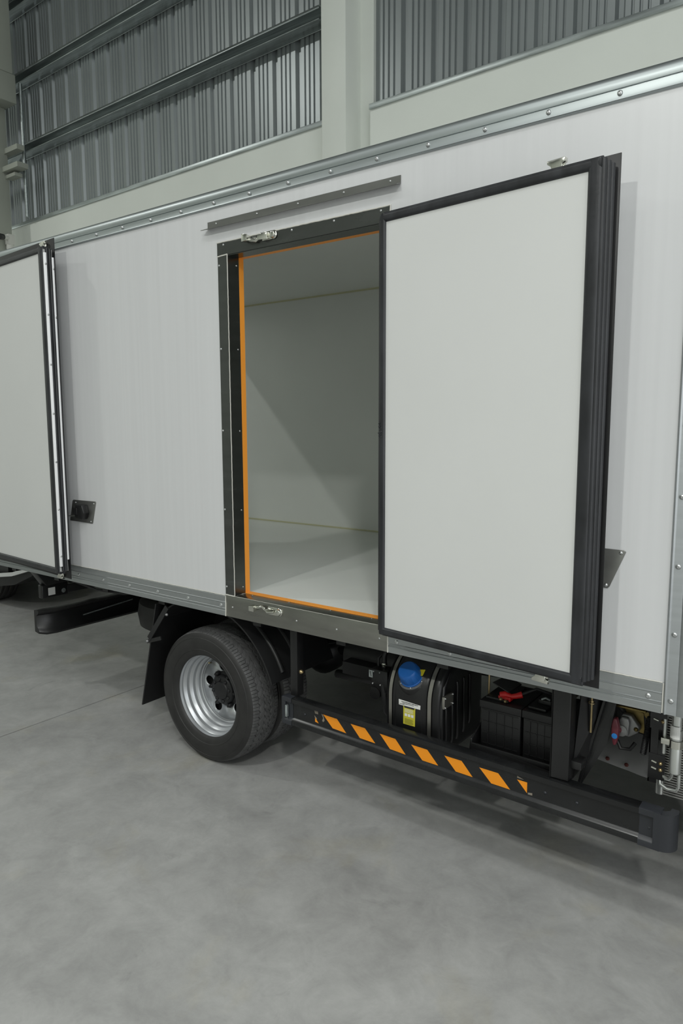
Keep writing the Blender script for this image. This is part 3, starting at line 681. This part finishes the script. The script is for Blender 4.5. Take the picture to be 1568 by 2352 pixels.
m.mi = 1; m.add([(-1.502, yl-.0004, .584), (-1.452, yl-.0004, .584), (-1.452, yl-.0004, .576), (-1.502, yl-.0004, .576)], [(0, 1, 2, 3)])
for i in range(9):
    z_ = .530-.0027*i; m.add([(-1.499, yl-.0004, z_), (-1.456-random.uniform(0, .012), yl-.0004, z_), (-1.456, yl-.0004, z_-.0008), (-1.499, yl-.0004, z_-.0008)], [(0, 1, 2, 3)])
m.mi = 2
for i in range(3): m.add([(-1.499+.0155*i, yl-.0004, .552), (-1.487+.0155*i, yl-.0004, .552), (-1.487+.0155*i, yl-.0004, .540), (-1.499+.0155*i, yl-.0004, .540)], [(0, 1, 2, 3)])
for i in range(5): z_ = .572-.0035*i; m.add([(-1.499, yl-.0004, z_), (-1.458, yl-.0004, z_), (-1.458, yl-.0004, z_-.0012), (-1.499, yl-.0004, z_-.0012)], [(0, 1, 2, 3)])
m.build('warning_label', ['yellow', 'ink', 'white'], tk, label='yellow warning label')
m = MB(); m.hexa([(-1.452, .122, .716), (-1.432, .124, .719), (-1.427, .138, .742), (-1.449, .136, .739), (-1.452, .118, .718), (-1.432, .120, .721), (-1.427, .134, .744), (-1.449, .132, .741)]); m.build('tank_tag', 'yellowtag', tk, label='small yellow tag')

# ---- valve block and hoses
m = MB(); m.box((-1.745, .20, .565), (-1.655, .27, .665)); vb = m.build('valve_block', 'plastic', T, bevel=.004)
rivets([(-1.728, .199, .655), (-1.695, .199, .655), (-1.733, .199, .598), (-1.692, .199, .598)], vb, r=.005, h=.005, name='bolt')
m = MB(); m.box((-1.752, .196, .625), (-1.732, .199, .658)); m.mi = 1; m.add([(-1.747, .1955, .653), (-1.743, .1955, .653), (-1.738, .1955, .630), (-1.742, .1955, .630)], [(0, 1, 2, 3)]); m.build('grey_tag', ['girt', 'ink'], vb)
m = MB(); m.lathe([(-.03, .001), (-.03, .028), (0, .03), (.03, .028), (.03, .001)], (-1.72, .225, .555), (0, 1, 0), 20); m.build('regulator', 'plastic', vb, smooth=True)
m = MB(); m.lathe([(0, .012), (.012, .013), (.016, .012)], (-1.697, .24, .672), (0, 0, 1), 14); m.tube([(-1.70, .23, .682), (-1.682, .215, .684), (-1.675, .225, .684)], .002, 6); m.build('hose_clamp', 'steelpol', vb)
m = MB(); m.tube([(-1.697, .24, .665), (-1.697, .24, .72), (-1.690, .26, .77), (-1.66, .32, .80), (-1.60, .42, .81)], .011, 12); m.build('hose', 'hose', vb, smooth=True)
m = MB(); m.tube([(-1.735, .25, .66), (-1.737, .25, .70), (-1.72, .29, .73), (-1.68, .36, .755)], .007, 10); m.build('hose', 'hose', vb, smooth=True)
m = MB(); m.tube([(-1.685, .215, .60), (-1.675, .212, .54), (-1.662, .21, .48), (-1.640, .22, .45), (-1.620, .25, .45), (-1.61, .28, .47)], .017, 12); m.build('hose', 'hose', vb, smooth=True)
m = MB(); m.box((-2.0, .33, .55), (-1.80, .40, .61)); m.build('pipe_bracket', 'black', T)
rivets([(-1.80, .33, .585)], T, r=.011, h=.008, name='bolt', material='brass')

# ---- batteries in their tray
def battery(x0, x1, lab):
    m = MB(); m.box((x0, .13, .49), (x1, .36, .648)); b = m.build('battery', 'battery', T, bevel=.004, label=lab)
    m = MB(); m.box((x0-.004, .125, .648), (x1+.004, .365, .678)); m.build('battery_lid', 'battery', b, bevel=.003)
    m = MB()
    n = 5
    for i in range(1, n): xx = x0+(x1-x0)*i/n; m.box((xx-.0015, .1275, .50), (xx+.0015, .13, .640))
    for z in (.505, .55, .595, .64): m.box((x0+.01, .1275, z-.0015), (x1-.01, .13, z+.0015))
    m.build('case_grid', 'battery', b)
    m = MB(); m.box((x0+.01, .15, .678), (x1-.06, .33, .69)); m.build('vent_cover', 'battery', b, bevel=.003)
    return b
b1 = battery(-1.170, -1.005, 'black battery with red terminal boot'); b2 = battery(-.995, -.855, 'black battery behind the guard post')
m = MB(); m.box((-1.20, .10, .472), (-.80, .40, .480)); m.box((-1.20, .10, .472), (-.80, .108, .505)); m.prism([(.10, .472), (.40, .472), (.40, .60), (.30, .60), (.10, .52)], 'x', -1.20, -1.192); m.prism([(.10, .472), (.40, .472), (.40, .60), (.30, .60), (.10, .52)], 'x', -.80, -.792)
m.build('battery_tray', 'black', T, bevel=.003)
m = MB(); m.tube([(-1.105, .165, .700), (-1.085, .170, .706), (-1.065, .175, .700), (-1.045, .180, .705), (-1.025, .190, .712)], [.013, .014, .010, .011, .013], 12); m.box((-1.11, .155, .684), (-1.06, .185, .70)); m.build('terminal_boot', 'red', b1, bevel=.002, label='red terminal boot')
rivets([(-1.072, .140, .690), (-1.092, .142, .694)], b1, (0, -1, .2), r=.007, h=.010, name='bolt', material='brass')
m = MB(); m.tube([(-1.03, .19, .71), (-.98, .22, .735), (-.93, .24, .72), (-.88, .26, .70)], .007, 8); m.build('battery_cable', 'hose', b1, smooth=True)
m = MB(); m.box((-.965, .20, .672), (-.915, .25, .705)); m.build('terminal_boot', 'battery', b2, bevel=.004)
m = MB(); m.tube([(-.945, .18, .715), (-.930, .185, .722), (-.915, .19, .715)], .004, 8); m.build('cable_tie', 'girt', b2, smooth=True)
for x, z0_, y in ((-1.165, .68, .19), (-.738, .662, .118)):
    m = MB(); m.tube([(x, y, z0_), (x, y, .80)], .0045, 8); m.lathe([(0, .012), (.003, .012)], (x, y, .770), (0, 0, 1), 16); m.lathe([(0, .007), (.008, .007)], (x, y, .773), (0, 0, 1), 6); m.build('hold_down_rod', 'brass', T, smooth=True)
m = MB(); m.hexa([(-1.145, .18, .735), (-1.07, .16, .718), (-1.05, .24, .730), (-1.12, .26, .745), (-1.145, .18, .739), (-1.07, .16, .722), (-1.05, .24, .734), (-1.12, .26, .749)]); m.build('tray_clamp', 'black', T)
# gusset with window behind the post
m = MB(); pts = [(-.782, .13, .45), (-.768, .13, .45), (-.69, .16, .62), (-.665, .18, .80), (-.74, .18, .80), (-.755, .15, .60)]
pts = [V(p) for p in pts]; n = len(pts); m.add([tuple(p) for p in pts]+[(p.x, p.y+.006, p.z) for p in pts], [tuple(range(n))[::-1], tuple(range(n, 2*n))]+[(i, (i+1) % n, (i+1) % n+n, i+n) for i in range(n)])
m.bar((-.775, .13, .45), (-.70, .17, .80), .03, .008, (0, 1, 0)); m.build('gusset', 'black', T)
m = MB(); m.tube([(-.90, .20, .79), (-.80, .22, .77), (-.70, .24, .76), (-.66, .25, .71), (-.63, .25, .68)], .008, 8); m.tube([(-.88, .22, .80), (-.72, .24, .79), (-.67, .25, .74), (-.65, .25, .70)], .008, 8); m.tube([(-.70, .25, .80), (-.69, .24, .70), (-.68, .23, .62), (-.66, .22, .585), (-.63, .23, .585), (-.615, .24, .61)], .007, 8)
m.build('wiring_loom', 'hose', T, smooth=True)
for p0, p1 in (((-.735, .18, .735), (-.715, .18, .722)), ((-.692, .20, .692), (-.680, .20, .672))):
    m = MB(); m.tube([p0, p1], .0035, 8); m.build('wire_end', 'red', T, smooth=True)

# ---- battery switch
m = MB(); m.prism([(-.69, .815), (-.575, .80), (-.570, .70), (-.60, .735), (-.688, .765)], 'y', .235, .24); m.box((-.69, .20, .745), (-.575, .245, .752)); sb = m.build('switch_bracket', 'goldplate', T, bevel=.001)
m = MB(); m.prism([(-.66, .745), (-.59, .73), (-.583, .655), (-.615, .66)], 'y', .232, .236); m.build('bracket_foot', 'goldplate', sb)
m = MB(); m.prism([(-.665, .700), (-.655, .722), (-.625, .722), (-.595, .685), (-.598, .665), (-.630, .640), (-.66, .65)], 'y', .205, .232); m.prism([(-.662, .706), (-.652, .718), (-.630, .716), (-.625, .70), (-.628, .65), (-.655, .652)], 'y', .185, .206); sw = m.build('battery_switch', 'cast', sb, bevel=.005, seg=3)
rivets([(-.606, .204, .676)], sw, r=.008, h=.006, name='bolt', material='goldplate')
m = MB(); m.lathe([(0, .020), (.006, .020), (.008, .012), (.010, .001)], (-.650, .186, .668), (0, -1, 0), 20); m.build('switch_collar', 'cast', sw, smooth=True)
m = MB(); m.prism([(-.677, .690), (-.671, .720), (-.661, .720), (-.652, .690), (-.653, .655), (-.660, .622), (-.669, .622), (-.676, .655)], 'y', .150, .176); m.tube([(-.663, .175, .672), (-.655, .187, .670)], .012, 12); hn = m.build('switch_handle', 'maroon', sw, bevel=.003, label='maroon switch handle')
m = MB(); m.lathe([(0, .010), (.0008, .0001)], (-.6645, .1498, .656), (0, -1, 0), 20); m.build('blue_dot', 'bluedot', hn)
# ribbed hose
m = MB(); pts = []; rr = []
for i in range(49):
    t = i/48; pts.append((-.560-.018*t, .20, .735-.14*t)); rr.append(.0115 if i % 2 else .009)
m.tube(pts, rr, 12); m.build('ribbed_hose', 'hose', T, smooth=True)
m = MB(); m.box((-.60, .22, .74), (-.545, .27, .83)); m.build('relay_box', 'black', T, bevel=.005)
# grey flap with rusty fasteners
m = MB(); NX, NZ = 28, 10; vs = []
for j in range(NZ+1):
    for i in range(NX+1):
        s, t = i/NX, j/NZ; x = -.90+s*.40; zt_ = .56-.05*s; zb_ = .435-.045*s
        fold = .012*math.sin(s*26+t*2)*max(0, s-.35)*(.4+t)
        vs.append((x, .42+.10*t*t+fold, zb_+(zt_-zb_)*t))
m.add(vs, [(j*(NX+1)+i, j*(NX+1)+i+1, (j+1)*(NX+1)+i+1, (j+1)*(NX+1)+i) for j in range(NZ) for i in range(NX)])
fl_ = m.build('splash_flap', 'greymat', T, smooth=True, label='grey cloth splash flap')
rivets([(-.757, .414, .440), (-.685, .414, .435), (-.595, .414, .424)], fl_, r=.008, h=.005, name='rivet', material='rust')
m = MB(); m.box((-.92, .56, .36), (-.40, .60, .80)); m.build('cab_support', 'black', T)

# ---- condenser with receiver drier
m = MB(); m.box((-.548, .150, .525), (-.520, .154, .80)); m.box((-.548, .150, .525), (-.544, .20, .80)); m.box((-.548, .148, .72), (-.498, .152, .79)); m.box((-.548, .148, .54), (-.495, .152, .63))
cbk = m.build('condenser_bracket', 'black', T)
rivets([(-.507, .1475, .775), (-.507, .1475, .750), (-.508, .1475, .600), (-.508, .1475, .577)], cbk, r=.007, h=.006, name='bolt', material='brass')
m = MB()
for z in (.775, .750, .600, .577): m.tube([(-.537, .1475, z+.004), (-.521, .1475, z)], .0035, 8)
m.build('bracket_slot', 'steelpol', cbk)
m = MB(); m.tube([(-.512, .175, .482), (-.512, .175, .60)], .014, 14); cd = m.build('condenser_header', 'tube', T, smooth=True)
m = MB(); z = .484
while z < .80: m.box((-.505, .165, z), (-.25, .20, z+.0035)); z += .0088
m.build('condenser_fin', 'fins', cd)
m = MB(); m.box((-.50, .185, .48), (-.25, .19, .80)); m.build('condenser_core', 'hole', cd)
m = MB(); m.lathe([(0, .001), (0, .014), (.004, .019), (.10, .019), (.102, .0185), (.104, .019), (.155, .019), (.156, .016), (.165, .016), (.25, .016)], (-.461, .135, .585), (0, 0, 1), 28); dr_ = m.build('receiver_drier', 'tube', cd, smooth=True)
m = MB()
for i in range(8):
    a0 = -2.9+i*.26; a1 = a0+.26; R_ = .0198; c0 = V((-.461, .135, 0))
    m.add([c0+V((R_*math.cos(a0), R_*math.sin(a0), .712)), c0+V((R_*math.cos(a1), R_*math.sin(a1), .712)), c0+V((R_*math.cos(a1), R_*math.sin(a1), .755)), c0+V((R_*math.cos(a0), R_*math.sin(a0), .755))], [(0, 1, 2, 3)])
m.build('drier_label', 'white', dr_, smooth=True)
m = MB(); m.tube([(-.500, .150, .64), (-.500, .150, .80)], .007, 10); m.tube([(-.505, .16, .565), (-.495, .150, .555), (-.478, .142, .555), (-.470, .138, .57), (-.468, .136, .585)], .006, 10); m.tube([(-.510, .16, .545), (-.505, .145, .528), (-.48, .135, .522), (-.452, .135, .525), (-.446, .135, .54), (-.446, .135, .585)], .006, 10); m.build('condenser_pipe', 'tube', cd, smooth=True)
m = MB(); m.lathe([(0, .022), (.026, .022)], (-.461, .135, .678), (0, 0, 1), 24); m.box((-.508, .128, .680), (-.48, .146, .702)); m.build('drier_clamp', 'steelpol', cd, bevel=.002)

# ---- cab, just ahead of the box and outside the picture
m = MB(); m.prism([(-.18, .62), (1.35, .62), (1.50, .75), (1.50, 1.25), (1.28, 2.05), (1.10, 2.20), (-.18, 2.20)], 'y', .10, 2.02); cab = m.build('cab', 'panel', T, bevel=.04)
m = MB(); m.prism([(.25, 1.30), (1.32, 1.30), (1.14, 2.0), (.25, 2.0)], 'y', .092, .10); m.build('side_window', 'camblack', cab, bevel=.002)
m = MB(); m.box((-.20, .20, .50), (1.3, 1.92, .62)); m.build('cab_floor', 'black', cab)
copy_tree(w1, (.78, YW+.088+.08, WZ))

# ---- tail: lamp bracket, cable, rear bumper
m = MB(); m.box((-4.43, .17, .600), (-4.38, .36, .692)); m.box((-4.42, .36, .605), (-4.39, 1.8, .665)); tl = m.build('tail_lamp_bar', 'black', T, bevel=.006)
m = MB(); m.box((-4.379, .212, .617), (-4.377, .262, .668)); m.build('lamp_sticker', 'white', tl, label='small white sticker')
m = MB(); m.lathe([(0, .016), (.001, .0001)], (-4.379, .325, .632), (1, 0, 0), 16); m.build('round_sticker', 'girt', tl)
m = MB(); m.prism([(.09, .838), (.19, .69), (.75, .70), (1.0, .76), (1.0, .838)], 'x', -4.44, -4.36); m.build('tail_bracket', 'black', T, bevel=.004)
m = MB(); pts = [(-4.05, .10, .84), (-4.02, .18, .77), (-3.9, .26, .715), (-3.75, .36, .69), (-3.6, .5, .70), (-3.4, .6, .74)]; m.tube(pts, .008, 8); m.build('tail_cable', 'hose', T, smooth=True)
sec = [(-4.40, .525), (-4.375, .515), (-4.385, .495), (-4.405, .480), (-4.405, .40), (-4.385, .38), (-4.375, .36), (-4.385, .345), (-4.43, .355), (-4.43, .520)]
m = MB(); rows = []
for i, y in enumerate([.16, .20, .26, .40, 1.9, 2.0]):
    dx = (-.05, -.02, 0, 0, 0, -.04)[i]; rows.append([(x_+dx, y, .44+(z_-.44)*(.9 if i == 0 else 1)) for x_, z_ in sec])
k = len(sec); m.add([p for r in rows for p in r], [(i*k+j, i*k+(j+1) % k, (i+1)*k+(j+1) % k, (i+1)*k+j) for i in range(len(rows)-1) for j in range(k)]+[tuple(range(k))[::-1], tuple(range((len(rows)-1)*k, len(rows)*k))])
rb = m.build('rear_bumper', 'black', T, smooth=True)
m = MB(); m.bar((-4.372, .46, .430), (-4.372, .88, .458), .004, .008, (1, 0, 0)); m.build('bumper_edge', 'girt', rb)
for y in (1.0, 1.45):
    m = MB(); m.bar((-4.40, y, .45), (-3.9, y, .70), .05, .10, (0, 1, 0)); m.build('bumper_arm', 'black', rb)

# ------------------------------------------------------------------ neighbouring vehicle, only its wheel and bumper end show
N = thing('parked_vehicle', 'neighbouring parked vehicle seen past the truck, white bumper and dark wheel', 'vehicle', (-7.3, 1.3, 0))
m = MB(); sec = [(-.018, -.012), (.01, -.014), (.02, .004), (.012, .022), (-.012, .024)]; rows = []
for x, y, z in ((-8.4, 1.00, .31), (-7.2, 1.00, .31), (-6.65, 1.00, .325), (-6.3, 1.00, .38), (-6.02, 1.03, .462)): rows.append([(x, y+a, z+b) for a, b in sec])
k = len(sec); m.add([p for r in rows for p in r], [(i*k+j, i*k+(j+1) % k, (i+1)*k+(j+1) % k, (i+1)*k+j) for i in range(len(rows)-1) for j in range(k)]+[tuple(range(k))[::-1], tuple(range((len(rows)-1)*k, len(rows)*k))])
m.build('bumper', 'vehwhite', N, smooth=True)
m = MB(); rows = []
for x, y, z, h in ((-8.4, 1.04, .19, .11), (-7.2, 1.04, .19, .11), (-6.7, 1.04, .21, .10), (-6.35, 1.06, .27, .09), (-6.06, 1.08, .39, .05)): rows.append([(x, y-.03, z), (x, y+.25, z), (x, y+.25, z+h), (x, y-.03, z+h)])
k = 4; m.add([p for r in rows for p in r], [(i*k+j, i*k+(j+1) % k, (i+1)*k+(j+1) % k, (i+1)*k+j) for i in range(len(rows)-1) for j in range(k)]+[tuple(range(k))[::-1], tuple(range((len(rows)-1)*k, len(rows)*k))])
m.build('wheel_arch', 'black', N, smooth=True)
m = MB(); m.box((-9.2, 1.06, .345), (-6.5, 2.3, .50)); m.box((-6.5, 1.06, .45), (-6.1, 2.3, .52)); m.build('underbody', 'black', N)
m = MB(); m.prism([(-9.2, .50), (-6.62, .50), (-6.56, .62), (-6.60, 1.05), (-7.25, 1.22), (-7.85, 1.80), (-8.05, 1.88), (-9.2, 1.88)], 'y', 1.08, 2.30); m.build('body', 'vehwhite', N, bevel=.04)
m = MB(); m.prism([(-7.48, 1.26), (-7.92, 1.74), (-8.95, 1.76), (-8.95, 1.26)], 'y', 1.074, 1.082); m.build('side_window', 'camblack', N, bevel=.002)
m = MB(); m.add([(-7.25, 1.20, 1.235), (-7.25, 2.18, 1.235), (-7.83, 2.12, 1.795), (-7.83, 1.26, 1.795)], [(0, 1, 2, 3)]); m.add([(-7.27, 1.20, 1.215), (-7.27, 2.18, 1.215), (-7.85, 2.12, 1.775), (-7.85, 1.26, 1.775)], [(3, 2, 1, 0)]); m.build('windscreen', 'camblack', N)
m = MB(); m.box((-6.60, 1.14, .72), (-6.545, 1.34, .86)); m.build('headlamp', 'cast', N, bevel=.015)
tp = [(-.10, .20), (-.112, .26), (-.105, .31), (-.09, .335)]
for wx, wy_ in ((-7.04, 1.20), (-8.6, 1.20), (-7.04, 2.15), (-8.6, 2.15)):
    m = MB(); pr = tp+[(-.085+.17*i/16, .345-(.008 if i in (3, 8, 13) else 0)) for i in range(17)]+[(-a, r) for a, r in tp[::-1]]
    m.lathe(pr, (wx, wy_, .345), (0, 1, 0), 72); m.build('wheel', 'tyre', N, smooth=True)

# keep the tree to thing > part > sub-part: anything deeper hangs from its part
for o in list(bpy.data.objects):
    chain = [o]
    while chain[-1].parent: chain.append(chain[-1].parent)
    if len(chain) > 3 and o.name in ORG:
        part = chain[-2]; o.parent = part; o.location = ORG[o.name]-ORG[part.name]
